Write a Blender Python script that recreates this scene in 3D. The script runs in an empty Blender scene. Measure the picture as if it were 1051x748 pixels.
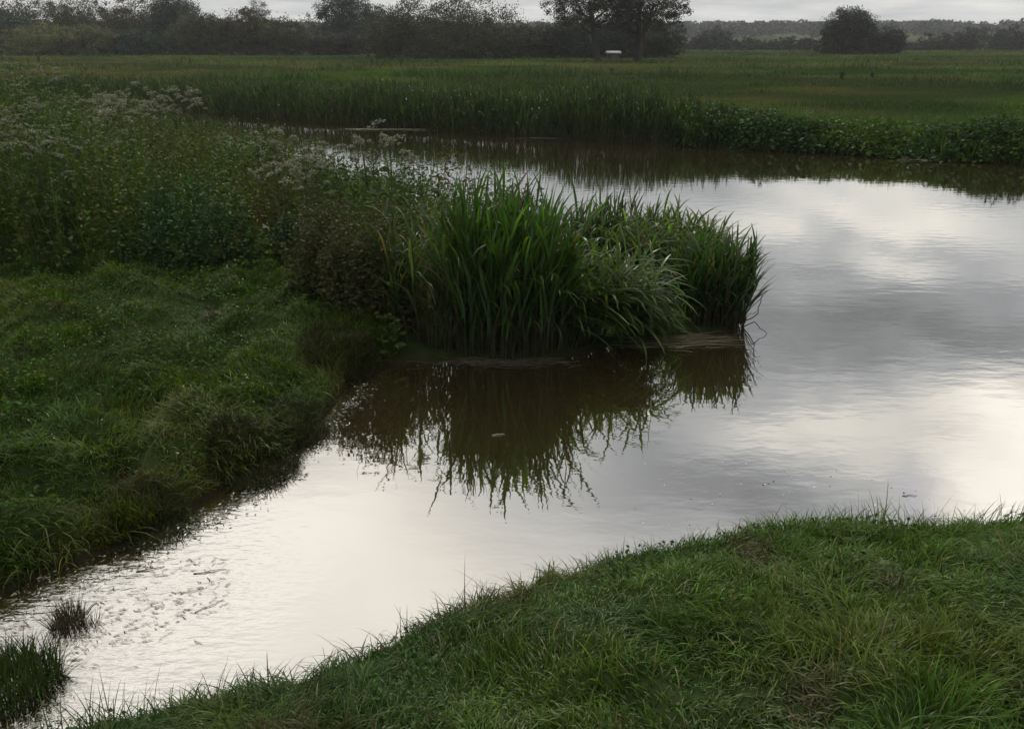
import bpy, math
import numpy as np
from math import radians as R, pi
from mathutils import Vector

S = bpy.context.scene
COL = S.collection

# ------------------------------------------------------------------ camera
CAM_Z, F, CX, CY, HOR = 3.0, 830.0, 525.5, 374.0, 42.0
PITCH = math.atan((CY - HOR) / F)
cam_d = bpy.data.cameras.new('camera')
cam = bpy.data.objects.new('camera', cam_d); COL.objects.link(cam)
cam.location = (0, 0, CAM_Z)
cam.rotation_euler = (pi / 2 - PITCH, 0, 0)
cam_d.sensor_width = 36.0
cam_d.lens = 36.0 * F / 1051.0
cam_d.clip_start, cam_d.clip_end = 0.05, 6000
S.camera = cam

CP, SP = math.cos(PITCH), math.sin(PITCH)
def ray(px, py):
    px = np.asarray(px, float); py = np.asarray(py, float)
    u, v = (px - CX) / F, (CY - py) / F
    return u, CP + v * SP, -SP + v * CP
def W(px, py, z=0.0):
    """where the line of sight of a photograph pixel meets the level z"""
    dx, dy, dz = ray(px, py)
    t = (z - CAM_Z) / dz
    return dx * t, dy * t
def sky_dir(px, py):
    dx, dy, dz = ray(px, py)
    return math.atan2(dx, dy), math.atan2(-dz, math.hypot(dx, dy))

# ------------------------------------------------------------------ world: overcast sky with brighter breaks
SUN_EL, SUN_AZ = R(50), R(4)
world = bpy.data.worlds.new('World'); S.world = world; world.use_nodes = True
wn, wl = world.node_tree.nodes, world.node_tree.links
wn.clear()
def N(nodes, t, **kw):
    n = nodes.new(t)
    for k, v in kw.items(): setattr(n, k, v)
    return n
def wmath(op, a, b=None, c=None, clamp=False):
    n = wn.new('ShaderNodeMath'); n.operation = op; n.use_clamp = clamp
    for i, v in enumerate((a, b, c)):
        if v is None: continue
        if isinstance(v, (int, float)): n.inputs[i].default_value = v
        else: wl.new(v, n.inputs[i])
    return n.outputs[0]
tc = N(wn, 'ShaderNodeTexCoord')
sx = N(wn, 'ShaderNodeSeparateXYZ'); wl.new(tc.outputs['Generated'], sx.inputs[0])
X, Y, Z = sx.outputs
sky = N(wn, 'ShaderNodeTexSky', sky_type='NISHITA', sun_disc=False)
sky.sun_elevation, sky.sun_rotation = SUN_EL, SUN_AZ
sky.air_density, sky.dust_density = 1.0, 3.0
# cloud deck seen from below: direction projected to a level sheet
zz = wmath('ADD', wmath('MAXIMUM', Z, 0.0), 0.10)
cv = N(wn, 'ShaderNodeCombineXYZ')
wl.new(wmath('DIVIDE', X, zz), cv.inputs[0]); wl.new(wmath('DIVIDE', Y, zz), cv.inputs[1])
def wnoise(scale, detail, rough, off=0.0, sy=1.0):
    mp = N(wn, 'ShaderNodeMapping'); mp.inputs['Location'].default_value = (off, off * .7, 0)
    mp.inputs['Scale'].default_value = (1, sy, 1)
    wl.new(cv.outputs[0], mp.inputs['Vector'])
    n = N(wn, 'ShaderNodeTexNoise'); n.inputs['Scale'].default_value = scale
    n.inputs['Detail'].default_value = detail; n.inputs['Roughness'].default_value = rough
    wl.new(mp.outputs[0], n.inputs['Vector']); return n.outputs['Fac']
n1 = wnoise(1.1, 5, .55, 3.1)
n2 = wnoise(2.6, 4, .5, 9.4)
az = wmath('ARCTAN2', X, Y)
el = wmath('ARCSINE', Z)
az = wmath('ADD', az, wmath('MULTIPLY', wmath('SUBTRACT', n1, .5), .55))
el = wmath('ADD', el, wmath('MULTIPLY', wmath('SUBTRACT', n2, .5), .20))
# (photo pixel whose mirror shows it, half widths in degrees, strength)
BREAKS = [((880, 222), (12, 2.6), .62), ((1010, 240), (5, 2.2), .25), ((1080, 470), (10, 5.0), 1.15), ((850, 425), (3.5, 3.0), .42),
          ((150, 610), (20, 9.0), .98), ((360, 520), (10, 5), .30), ((470, 640), (12, 5.0), .35), ((455, 178), (9, 2.5), .10),
          ((880, 345), (20, 4.0), -.30), ((730, 505), (8, 3.2), -.40)]
tot = wmath('MULTIPLY_ADD', Z, 0.75, 0.42)
tot = wmath('MULTIPLY_ADD', wmath('EXPONENT', wmath('MULTIPLY', wmath('MAXIMUM', Z, 0.0), -22.0)), 0.58, tot)
tot = wmath('ADD', tot, wmath('MULTIPLY', wmath('SUBTRACT', n1, .5), .95))
for (p, sg, amp) in BREAKS:
    a, e = sky_dir(*p)
    q = wmath('ADD', wmath('POWER', wmath('ABSOLUTE', wmath('DIVIDE', wmath('SUBTRACT', az, a), R(sg[0]))), 2.0),
              wmath('POWER', wmath('ABSOLUTE', wmath('DIVIDE', wmath('SUBTRACT', el, e), R(sg[1]))), 2.0))
    tot = wmath('MULTIPLY_ADD', wmath('EXPONENT', wmath('MULTIPLY', q, -1.0)), amp, tot)
tot = wmath('MAXIMUM', tot, 0.18)
warm = N(wn, 'ShaderNodeMix', data_type='RGBA')
warm.inputs['A'].default_value = (.955, .995, 1.02, 1); warm.inputs['B'].default_value = (1.045, .99, .89, 1)
wl.new(wmath('MULTIPLY', wmath('SUBTRACT', tot, .55), 1.4, clamp=True), warm.inputs['Factor'])
cc = N(wn, 'ShaderNodeVectorMath', operation='SCALE')
wl.new(warm.outputs['Result'], cc.inputs[0]); wl.new(wmath('MULTIPLY', tot, 10.0), cc.inputs['Scale'])
mixs = N(wn, 'ShaderNodeMix', data_type='RGBA')
gap = wmath('MULTIPLY', wmath('SUBTRACT', n2, .66), 5.0, clamp=True)
ga, ge = sky_dir(934, 497)
gq = wmath('ADD', wmath('POWER', wmath('ABSOLUTE', wmath('DIVIDE', wmath('SUBTRACT', az, ga), R(2.2))), 4.0), wmath('POWER', wmath('ABSOLUTE', wmath('DIVIDE', wmath('SUBTRACT', el, ge), R(2.0))), 4.0))
gap = wmath('MAXIMUM', gap, wmath('EXPONENT', wmath('MULTIPLY', gq, -1.0)))
wl.new(wmath('MULTIPLY_ADD', gap, -.5, .96), mixs.inputs['Factor'])
wl.new(sky.outputs[0], mixs.inputs['A']); wl.new(cc.outputs[0], mixs.inputs['B'])
bg = N(wn, 'ShaderNodeBackground'); bg.inputs['Strength'].default_value = 0.10
wl.new(mixs.outputs['Result'], bg.inputs['Color'])
wo = N(wn, 'ShaderNodeOutputWorld'); wl.new(bg.outputs[0], wo.inputs['Surface'])

sl = bpy.data.lights.new('sun', 'SUN'); sl.energy = 1.5; sl.angle = R(12); sl.color = (1, .95, .87)
so = bpy.data.objects.new('sun', sl); COL.objects.link(so)
sd = Vector((math.sin(SUN_AZ) * math.cos(SUN_EL), math.cos(SUN_AZ) * math.cos(SUN_EL), math.sin(SUN_EL)))
so.rotation_euler = (-sd).to_track_quat('-Z', 'Y').to_euler(); so.location = (0, 20, 60)

S.view_settings.view_transform = 'Standard'; S.view_settings.look = 'None'
S.view_settings.exposure = 0.0; S.view_settings.gamma = 1.0
S.view_settings.use_curve_mapping = False
cy = S.cycles
cy.max_bounces, cy.diffuse_bounces, cy.glossy_bounces = 6, 2, 2
cy.transmission_bounces, cy.transparent_max_bounces, cy.volume_bounces = 3, 8, 0
cy.use_denoising = True
cy.use_adaptive_sampling = True
cy.caustics_reflective = False; cy.caustics_refractive = False

# ------------------------------------------------------------------ numpy helpers
rng = np.random.default_rng(7)
def U(a, b, n=None): return rng.uniform(a, b, n)
def _hash(ix, iy, s):
    h = (ix.astype(np.int64) * 374761393 + iy.astype(np.int64) * 668265263 + s * 1442695041) & 0x7fffffff
    h = ((h ^ (h >> 13)) * 1274126177) & 0x7fffffff
    return ((h ^ (h >> 16)) & 0xffff) / 65535.0
def vnoise(x, y, s=0):
    ix, iy = np.floor(x), np.floor(y)
    fx, fy = x - ix, y - iy
    fx, fy = fx * fx * (3 - 2 * fx), fy * fy * (3 - 2 * fy)
    a, b = _hash(ix, iy, s), _hash(ix + 1, iy, s)
    c, d = _hash(ix, iy + 1, s), _hash(ix + 1, iy + 1, s)
    return (a * (1 - fx) + b * fx) * (1 - fy) + (c * (1 - fx) + d * fx) * fy
def fbm(x, y, s=0, o=3):
    v, a, t = 0, 1.0, 0
    for k in range(o):
        v = v + a * vnoise(x * 2 ** k + 17 * k, y * 2 ** k - 9 * k, s + k); t += a; a *= .5
    return v / t
def sstep(a, b, x):
    t = np.clip((x - a) / (b - a), 0, 1); return t * t * (3 - 2 * t)

RIVER_PX = [(-420, 760), (-250, 690), (-120, 640), (0, 607), (60, 585), (130, 557), (190, 537), (235, 500), (285, 474), (325, 448),
            (346, 415), (366, 390), (405, 374), (500, 376), (570, 372), (620, 362), (690, 350), (745, 344), (774, 332),
            (770, 310), (700, 280), (610, 262), (520, 250), (450, 238), (400, 228), (330, 206), (260, 186), (190, 168),
            (100, 155), (-100, 141), (-600, 125), (-600, 98), (-100, 104), (100, 109), (180, 113), (250, 120), (340, 127),
            (430, 133), (560, 142), (700, 150), (800, 155), (900, 160), (960, 165), (1051, 168), (1200, 173), (1700, 190),
            (1900, 510), (1250, 528), (1051, 541), (930, 552), (850, 555), (700, 570), (640, 584), (540, 612), (430, 663),
            (330, 700), (200, 732), (110, 752), (50, 772), (-60, 830), (-300, 960), (-500, 900)]
_rx, _ry = W([p[0] for p in RIVER_PX], [p[1] for p in RIVER_PX])
RIV = np.stack([_rx, _ry], 1)
# denser, slightly irregular shoreline
def densify(P, step=.45):
    out = []
    for i in range(len(P)):
        a, b = P[i], P[(i + 1) % len(P)]
        n = max(1, min(30, int(np.linalg.norm(b - a) / step)))
        for k in range(n):
            out.append(a + (b - a) * k / n)
    out = np.array(out)
    j = fbm(out[:, 0] * 1.7, out[:, 1] * 1.7, 5) - .5, fbm(out[:, 0] * 1.7, out[:, 1] * 1.7, 15) - .5
    return out + np.stack(j, 1) * .28
RIVD = densify(RIV)
def inside(x, y, P):
    r = np.zeros(x.shape, bool)
    j = len(P) - 1
    for i in range(len(P)):
        xi, yi, xj, yj = P[i, 0], P[i, 1], P[j, 0], P[j, 1]
        if yi != yj:
            r ^= ((yi > y) != (yj > y)) & (x < (xj - xi) * (y - yi) / (yj - yi) + xi)
        j = i
    return r
def sdist(x, y, P=None):
    """distance to the shoreline, positive on land"""
    P = RIVD if P is None else P
    d = np.full(x.shape, 1e9)
    for i in range(len(P)):
        a, b = P[i], P[(i + 1) % len(P)]
        e = b - a; L = e @ e + 1e-12
        t = np.clip(((x - a[0]) * e[0] + (y - a[1]) * e[1]) / L, 0, 1)
        d = np.minimum(d, (x - a[0] - t * e[0]) ** 2 + (y - a[1] - t * e[1]) ** 2)
    d = np.sqrt(d)
    return np.where(inside(x, y, P), -d, d)
# the line that parts the near bank from the others runs down the middle of the water
NEARP = np.array([W(*p) for p in [(-600, 800), (-100, 735), (0, 700), (60, 735), (200, 700), (430, 620), (700, 520), (1051, 450), (2500, 400)]])
def near_side(x, y):
    """True on the camera's side of the water"""
    yy = np.interp(x, NEARP[:, 0], NEARP[:, 1])
    return y < yy
HOLLOW = np.array(W(8, 735))
def height(x, y, s=None):
    x = np.asarray(x, float); y = np.asarray(y, float)
    if s is None: s = sdist(x, y)
    nr = near_side(x, y)
    far = y > np.interp(x, [-200, -20, 0, 10, 60], [70, 32, 22, 16, 10])
    sp = np.maximum(s, 0)
    b1 = (fbm(x * 1.3, y * 1.3, 31) - .5)
    b2 = (fbm(x * 3.7, y * 3.7, 41, 2) - .5)
    zn = .36 * (1 - np.exp(-sp / .22)) + .26 * np.minimum(sp, 4.2) * sstep(.0, 1.2, sp) + (.18 * b1 + .15 * b2) * sstep(0, .5, sp)
    zl = .28 * (1 - np.exp(-sp / .20)) + .12 * sstep(0, 1.5, sp) + (.34 * b1 + .26 * b2) * sstep(0, .4, sp) + .012 * np.minimum(sp, 30) + .8 * sstep(5, 22, -x) * sstep(11, 22, y)
    zf = .42 * (1 - np.exp(-sp / .35)) + .12 * (fbm(x * .12, y * .12, 51) - .5) * sstep(2, 12, sp) + .1 * b1 * sstep(0, .6, sp)
    low = sstep(-1.5, -.75, x) * (1 - sstep(10.5, 12.5, y)) * (x < 4)
    zl = zl * (1 - .88 * low)
    z = np.where(nr, zn, np.where(far, zf, zl))
    bed = -np.minimum(.9, .05 + .28 * np.maximum(-s, 0)) + .03 * b1
    z = np.where(s > 0, z, bed)
    r = np.hypot(x, y)
    z = z + 9.0 * sstep(290, 950, y + .18 * np.abs(x)) * (.75 + .5 * fbm(x / 260 + 3, y / 400, 61, 2)) * (y > 0)
    return z

def link(o, parent=None):
    COL.objects.link(o)
    if parent is not None: o.parent = parent
    return o
def tag(o, label=None, cat=None, group=None, kind=None):
    if label: o['label'] = label
    if cat: o['category'] = cat
    if group: o['group'] = group
    if kind: o['kind'] = kind
    return o
def empty(name, loc, rz=0):
    o = bpy.data.objects.new(name, None); o.location = loc; o.rotation_euler = (0, 0, rz)
    o.empty_display_size = .2
    return link(o)

class Geo:
    def __init__(s): s.V, s.Q, s.C, s.n = [], [], [], 0
    def add(s, V, Q, C):
        V = np.asarray(V, np.float32).reshape(-1, 3)
        s.V.append(V); s.Q.append(np.asarray(Q, np.int32).reshape(-1, 4) + s.n)
        C = np.asarray(C, np.float32)
        if C.ndim == 1: C = np.broadcast_to(C, (len(V), 3))
        s.C.append(C.reshape(-1, 3)); s.n += len(V)
    def build(s, name, mat, parent=None, origin=(0, 0, 0), smooth=True):
        V = np.concatenate(s.V) - np.asarray(origin, np.float32); Q = np.concatenate(s.Q); C = np.concatenate(s.C)
        me = bpy.data.meshes.new(name)
        me.vertices.add(len(V)); me.vertices.foreach_set('co', V.ravel())
        me.loops.add(Q.size); me.loops.foreach_set('vertex_index', Q.ravel())
        me.polygons.add(len(Q)); me.polygons.foreach_set('loop_start', np.arange(0, Q.size, 4, dtype=np.int32))
        me.polygons.foreach_set('loop_total', np.full(len(Q), 4, np.int32))
        if smooth: me.polygons.foreach_set('use_smooth', np.ones(len(Q), bool))
        at = me.color_attributes.new('tint', 'FLOAT_COLOR', 'POINT')
        at.data.foreach_set('color', np.concatenate([C, np.ones((len(C), 1), np.float32)], 1).ravel())
        me.update(); me.validate()
        me.materials.append(mat)
        return link(bpy.data.objects.new(name, me), parent)

def arc(base, L, ang, a0, a1, K, pw=1.2):
    """bending centre lines: base (N,3), from angle a0 off vertical to a1 at the tip, towards azimuth ang"""
    n = len(base); t = (np.arange(K) + .5) / K
    th = a0[:, None] + (a1 - a0)[:, None] * t[None] ** pw
    st = (L / K)[:, None]
    dh = np.cumsum(np.sin(th) * st, 1); dz = np.cumsum(np.cos(th) * st, 1)
    P = np.empty((n, K + 1, 3))
    P[:, 0] = base
    P[:, 1:, 0] = base[:, :1] + dh * np.cos(ang)[:, None]
    P[:, 1:, 1] = base[:, 1:2] + dh * np.sin(ang)[:, None]
    P[:, 1:, 2] = base[:, 2:] + dz
    return P
def strips(g, P, w, side_ang, c0, c1, prof='grass'):
    """ribbons along P (N,K+1,3)"""
    n, k1 = P.shape[:2]
    t = np.linspace(0, 1, k1)
    pr = {'grass': (1 - t ** 2.2) * .96 + .04, 'leaf': np.clip(np.sin(pi * (t * .82 + .16)) ** .8, .03, 1), 'stem': 1 - .6 * t}[prof]
    sv = np.stack([np.cos(side_ang), np.sin(side_ang), np.zeros(n)], 1)
    off = sv[:, None, :] * (w[:, None] * pr[None] * .5)[..., None]
    V = np.stack([P - off, P + off], 2).reshape(n, k1 * 2, 3)
    b = np.arange(k1 - 1) * 2
    q = np.stack([b, b + 1, b + 3, b + 2], 1)
    Q = (np.arange(n)[:, None, None] * (k1 * 2) + q[None]).reshape(-1, 4)
    tt = np.repeat(t, 2)[None, :, None]
    C = c0[:, None, :] * (1 - tt) + c1[:, None, :] * tt
    g.add(V.reshape(-1, 3), Q, C.reshape(-1, 3))
def blades(g, base, L, w, ang, a0, a1, c0, c1, K=3, prof='grass', pw=1.2, twist=.5):
    P = arc(base, L, ang, a0, a1, K, pw)
    strips(g, P, w, ang + pi / 2 + rng.normal(0, twist, len(base)), c0, c1, prof)
def leaves(g, pos, size, col, asp=.5, flat=0.0, up=None):
    """loose leaf-shaped faces in all directions"""
    n = len(pos)
    d = rng.normal(size=(n, 3)); d[:, 2] *= (1 - flat); d /= np.linalg.norm(d, axis=1, keepdims=True) + 1e-9
    r = rng.normal(size=(n, 3)); s = np.cross(d, r); s /= np.linalg.norm(s, axis=1, keepdims=True) + 1e-9
    L = size[:, None]
    V = np.stack([pos - d * L * .5, pos + s * L * asp * .5 + d * L * .05, pos + d * L * .5, pos - s * L * asp * .5 + d * L * .05], 1)
    Q = np.arange(n * 4).reshape(n, 4)
    g.add(V.reshape(-1, 3), Q, np.repeat(col, 4, 0))
def tube(g, pts, rad, col, n=6):
    pts = np.asarray(pts, float); k = len(pts)
    rad = np.broadcast_to(np.asarray(rad, float), (k,))
    T = np.gradient(pts, axis=0); T /= np.linalg.norm(T, axis=1, keepdims=True) + 1e-9
    ref = np.array([0, 0, 1.0]) if abs(T[0, 2]) < .9 else np.array([1.0, 0, 0])
    V = []
    for i in range(k):
        a = np.cross(T[i], ref); a /= np.linalg.norm(a) + 1e-9; b = np.cross(T[i], a)
        th = np.arange(n) * 2 * pi / n
        V.append(pts[i] + rad[i] * (np.cos(th)[:, None] * a + np.sin(th)[:, None] * b))
    Q = [(i * n + j, i * n + (j + 1) % n, (i + 1) * n + (j + 1) % n, (i + 1) * n + j) for i in range(k - 1) for j in range(n)]
    g.add(np.concatenate(V), Q, np.asarray(col, float))
def jit(c, n, v=.25, hue=.12):
    c = np.asarray(c, float)
    if c.ndim == 1: c = np.broadcast_to(c, (n, 3))
    return np.clip(c * np.exp(rng.normal(0, v, (n, 1))) * np.exp(rng.normal(0, hue, (n, 3))), .002, .9)

# ------------------------------------------------------------------ materials
def mat(name): 
    m = bpy.data.materials.new(name); m.use_nodes = True; m.node_tree.nodes.clear(); return m
def plant_mat(name, rough=.45, trans=.3, spec=.4, bump=0, gain=(1, 1, 1)):
    m = mat(name); n, l = m.node_tree.nodes, m.node_tree.links
    at = N(n, 'ShaderNodeAttribute', attribute_name='tint')
    gm = N(n, 'ShaderNodeMix', data_type='RGBA', blend_type='MULTIPLY'); gm.inputs['Factor'].default_value = 1
    gm.inputs['B'].default_value = (*gain, 1)
    l.new(at.outputs['Color'], gm.inputs['A'])
    geo = N(n, 'ShaderNodeTexCoord')
    nz = N(n, 'ShaderNodeTexNoise'); nz.inputs['Scale'].default_value = 40; nz.inputs['Detail'].default_value = 2
    l.new(geo.outputs['Object'], nz.inputs['Vector'])
    mr = N(n, 'ShaderNodeMapRange'); mr.inputs['To Min'].default_value = .7; mr.inputs['To Max'].default_value = 1.3
    l.new(nz.outputs['Fac'], mr.inputs['Value'])
    vm = N(n, 'ShaderNodeVectorMath', operation='SCALE')
    l.new(gm.outputs['Result'], vm.inputs[0]); l.new(mr.outputs[0], vm.inputs['Scale'])
    p = N(n, 'ShaderNodeBsdfPrincipled'); p.inputs['Roughness'].default_value = rough
    p.inputs['Specular IOR Level'].default_value = spec
    l.new(vm.outputs[0], p.inputs['Base Color'])
    o = N(n, 'ShaderNodeOutputMaterial')
    if trans > 0:
        t = N(n, 'ShaderNodeBsdfTranslucent')
        ty = N(n, 'ShaderNodeMix', data_type='RGBA', blend_type='MULTIPLY'); ty.inputs['Factor'].default_value = 1
        ty.inputs['B'].default_value = (1.25, 1.35, .6, 1)
        l.new(vm.outputs[0], ty.inputs['A']); l.new(ty.outputs['Result'], t.inputs['Color'])
        mx = N(n, 'ShaderNodeMixShader'); mx.inputs[0].default_value = trans
        l.new(p.outputs[0], mx.inputs[1]); l.new(t.outputs[0], mx.inputs[2]); l.new(mx.outputs[0], o.inputs['Surface'])
    else: l.new(p.outputs[0], o.inputs['Surface'])
    return m
M_grass = plant_mat('grass_blades', .36, .36, .16)
M_reed = plant_mat('reed_leaf', .32, .42, .34)
M_herb = plant_mat('herb_leaf', .5, .28, .14)
M_tree = plant_mat('tree_leaf', .6, .2, .25)
M_bark = plant_mat('bark', .9, 0, .2)
M_dry = plant_mat('dry_plant', .7, .1, .3)
M_flower = plant_mat('umbel_flower', .7, .3, .2)
M_wall = plant_mat('painted_wall', .8, 0, .2)

M_weed = plant_mat('wet_weed', .14, 0, 1.0)
# ground
M_ground = mat('ground_soil'); n, l = M_ground.node_tree.nodes, M_ground.node_tree.links
at = N(n, 'ShaderNodeAttribute', attribute_name='tint')
geo = N(n, 'ShaderNodeNewGeometry')
nz = N(n, 'ShaderNodeTexNoise'); nz.inputs['Scale'].default_value = 6; nz.inputs['Detail'].default_value = 8; nz.inputs['Roughness'].default_value = .65
l.new(geo.outputs['Position'], nz.inputs['Vector'])
mr = N(n, 'ShaderNodeMapRange'); mr.inputs['From Min'].default_value = .3; mr.inputs['From Max'].default_value = .7
mr.inputs['To Min'].default_value = .55; mr.inputs['To Max'].default_value = 1.4
l.new(nz.outputs['Fac'], mr.inputs['Value'])
vm = N(n, 'ShaderNodeVectorMath', operation='SCALE'); l.new(at.outputs['Color'], vm.inputs[0]); l.new(mr.outputs[0], vm.inputs['Scale'])
p = N(n, 'ShaderNodeBsdfPrincipled'); p.inputs['Roughness'].default_value = 1.0; p.inputs['Specular IOR Level'].default_value = 0.0
bp = N(n, 'ShaderNodeBump'); bp.inputs['Strength'].default_value = .5; bp.inputs['Distance'].default_value = .03
l.new(nz.outputs['Fac'], bp.inputs['Height']); l.new(bp.outputs[0], p.inputs['Normal'])
l.new(vm.outputs[0], p.inputs['Base Color'])
o = N(n, 'ShaderNodeOutputMaterial'); l.new(p.outputs[0], o.inputs['Surface'])

# water: peaty, half clear over the bed, mirror-like
M_water = mat('river_water'); n, l = M_water.node_tree.nodes, M_water.node_tree.links
geo = N(n, 'ShaderNodeNewGeometry')
def mp(scale):
    m_ = N(n, 'ShaderNodeMapping'); m_.inputs['Scale'].default_value = scale
    l.new(geo.outputs['Position'], m_.inputs['Vector']); return m_.outputs[0]
def nt(vec, sc, det=2):
    t = N(n, 'ShaderNodeTexNoise'); t.inputs['Scale'].default_value = sc; t.inputs['Detail'].default_value = det
    l.new(vec, t.inputs['Vector']); return t.outputs['Fac']
def mth(op, a, b=None, c=None, clamp=False):
    m_ = N(n, 'ShaderNodeMath', operation=op, use_clamp=clamp)
    for i, v in enumerate((a, b, c)):
        if v is None: continue
        if isinstance(v, (int, float)): m_.inputs[i].default_value = v
        else: l.new(v, m_.inputs[i])
    return m_.outputs[0]
rip = nt(mp((1, 2.2, 1)), 2.4, 3)
patch = mth('MULTIPLY', mth('SUBTRACT', nt(mp((.5, 1, 1)), .55, 2), .45), 4.0, clamp=True)
fine = nt(mp((1, 1.8, 1)), 14, 2)
# the shallow riffle where the ditch leaves at the left
rx, ry = W(70, 630)
dv = N(n, 'ShaderNodeVectorMath', operation='DISTANCE'); l.new(geo.outputs['Position'], dv.inputs[0]); dv.inputs[1].default_value = (float(rx), float(ry), 0)
riff = mth('SUBTRACT', 1.0, mth('DIVIDE', dv.outputs['Value'], 1.5), clamp=True)
riff = mth('POWER', riff, .8)
chop = nt(mp((1.0, 2.6, 1)), 9, 3)
hgt = mth('ADD', mth('MULTIPLY', rip, .0016), mth('MULTIPLY', mth('MULTIPLY', fine, patch), .00035))
hgt = mth('ADD', hgt, mth('MULTIPLY', mth('MULTIPLY', chop, mth('MULTIPLY', riff, mth('MULTIPLY_ADD', nt(mp((1, 1, 1)), 1.6, 2), 1.6, .1))), .009))
bp = N(n, 'ShaderNodeBump'); bp.inputs['Strength'].default_value = 1.0; bp.inputs['Distance'].default_value = 1.0
l.new(hgt, bp.inputs['Height'])
gl = N(n, 'ShaderNodeBsdfGlossy'); gl.inputs['Roughness'].default_value = .015; gl.inputs['Color'].default_value = (.97, .97, .97, 1)
l.new(bp.outputs[0], gl.inputs['Normal'])
fr = N(n, 'ShaderNodeFresnel'); fr.inputs['IOR'].default_value = 1.33; l.new(bp.outputs[0], fr.inputs['Normal'])
fac = mth('MULTIPLY_ADD', fr.outputs[0], .45, .50)
tr = N(n, 'ShaderNodeBsdfTransparent'); tr.inputs['Color'].default_value = (.62, .50, .30, 1)
df = N(n, 'ShaderNodeBsdfDiffuse'); df.inputs['Color'].default_value = (.048, .037, .016, 1)
body = N(n, 'ShaderNodeMixShader'); body.inputs[0].default_value = .55
l.new(tr.outputs[0], body.inputs[1]); l.new(df.outputs[0], body.inputs[2])
mx = N(n, 'ShaderNodeMixShader'); l.new(fac, mx.inputs[0]); l.new(body.outputs[0], mx.inputs[1]); l.new(gl.outputs[0], mx.inputs[2])
o = N(n, 'ShaderNodeOutputMaterial'); l.new(mx.outputs[0], o.inputs['Surface'])

# ------------------------------------------------------------------ ground sheet
rr = [0.02]
r_ = .5
while r_ < 1900: rr.append(r_); r_ *= 1.021 if r_ < 60 else 1.03
rr = np.array(rr)
th = np.concatenate([np.linspace(-44, 44, 300), np.linspace(46, 314, 90)]) * pi / 180
RR, TH = np.meshgrid(rr, th, indexing='ij')
gx, gy = RR * np.sin(TH), RR * np.cos(TH)
gs = sdist(gx, gy); gz = height(gx, gy, gs)
MUD = np.array((.022, .019, .011)); BED = np.array((.15, .105, .045))
TURF = np.array((.022, .034, .012)); FIELD = np.array((.050, .070, .022))
def field_tint(x, y):
    """green, straw and reddish sorrel patches of the grazed marsh"""
    a = fbm(x * .05 + 5, y * .05, 71, 3); b = fbm(x * .10 + 40, y * .09, 81, 3); c = fbm(x * .06, y * .09 + 9, 91, 3)
    g = np.stack([.044 + 0 * x, .080 + 0 * x, .013 + 0 * x], -1)
    st = np.array((.092, .096, .030)); rd = np.array((.070, .066, .026)); dk = np.array((.022, .040, .014))
    g = g + (st - g) * (sstep(.45, .62, a) * .85)[..., None]
    g = g + (rd - g) * (sstep(.50, .64, b) * .85)[..., None]
    g = g + (dk - g) * (sstep(.50, .64, c) * .75)[..., None]
    return g
tint = np.empty(gx.shape + (3,)); tint[:] = TURF
farm = (gy > 16) & (gs > 2)
tint = np.where(farm[..., None], field_tint(gx, gy) * .62, tint)
hillf = sstep(300, 380, gy)[..., None]
strip = fbm(gx / 120, gy / 60, 33, 2)
tint = tint * (1 - hillf) + hillf * np.where(strip[..., None] > .5, np.array((.075, .085, .040)), np.array((.040, .056, .022)))
edge = (1 - sstep(.02, .22, gs))[..., None]
tint = tint * (1 - edge) + MUD * edge
deep = (sstep(.08, .5, -gs) * (gy < 16))[..., None]
tint = np.where((gs < 0)[..., None], MUD * (1 - deep) + BED * deep, tint)
a_, b_ = gx.shape
idx = np.arange(a_ * b_).reshape(a_, b_)
i0 = idx[:-1]; i1 = idx[1:]
Q = np.stack([i0, np.roll(i0, -1, 1), np.roll(i1, -1, 1), i1], -1).reshape(-1, 4)
g = Geo(); g.add(np.stack([gx, gy, gz], -1).reshape(-1, 3), Q[:, ::-1], tint.reshape(-1, 3))
ground = tag(g.build('ground', M_ground), kind='structure')

g = Geo()
wx, wy = np.meshgrid(np.linspace(-90, 90, 31), np.linspace(-12, 62, 31), indexing='ij')
idx = np.arange(31 * 31).reshape(31, 31)
Q = np.stack([idx[:-1, :-1], idx[1:, :-1], idx[1:, 1:], idx[:-1, 1:]], -1).reshape(-1, 4)
g.add(np.stack([wx, wy, 0 * wx], -1).reshape(-1, 3), Q, (0, 0, 0))
tag(g.build('water', M_water), kind='structure')

# ------------------------------------------------------------------ haze
HX, HY0, HY1, HZ0, HZ1 = 1950, -1950, 1950, -3.5, 40
hv = np.array([(x, y, z) for z in (HZ0, HZ1) for y in (HY0, HY1) for x in (-HX, HX)], float)
g = Geo(); g.add(hv, [(0, 2, 3, 1), (4, 5, 7, 6), (0, 1, 5, 4), (2, 6, 7, 3), (0, 4, 6, 2), (1, 3, 7, 5)], (1, 1, 1))
M_haze = mat('haze_air'); n, l = M_haze.node_tree.nodes, M_haze.node_tree.links
pv = N(n, 'ShaderNodeVolumePrincipled'); pv.inputs['Color'].default_value = (.94, .96, 1, 1); pv.inputs['Density'].default_value = .00030
o = N(n, 'ShaderNodeOutputMaterial'); l.new(pv.outputs[0], o.inputs['Volume'])
hz = tag(g.build('haze', M_haze, smooth=False), kind='stuff')

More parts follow.
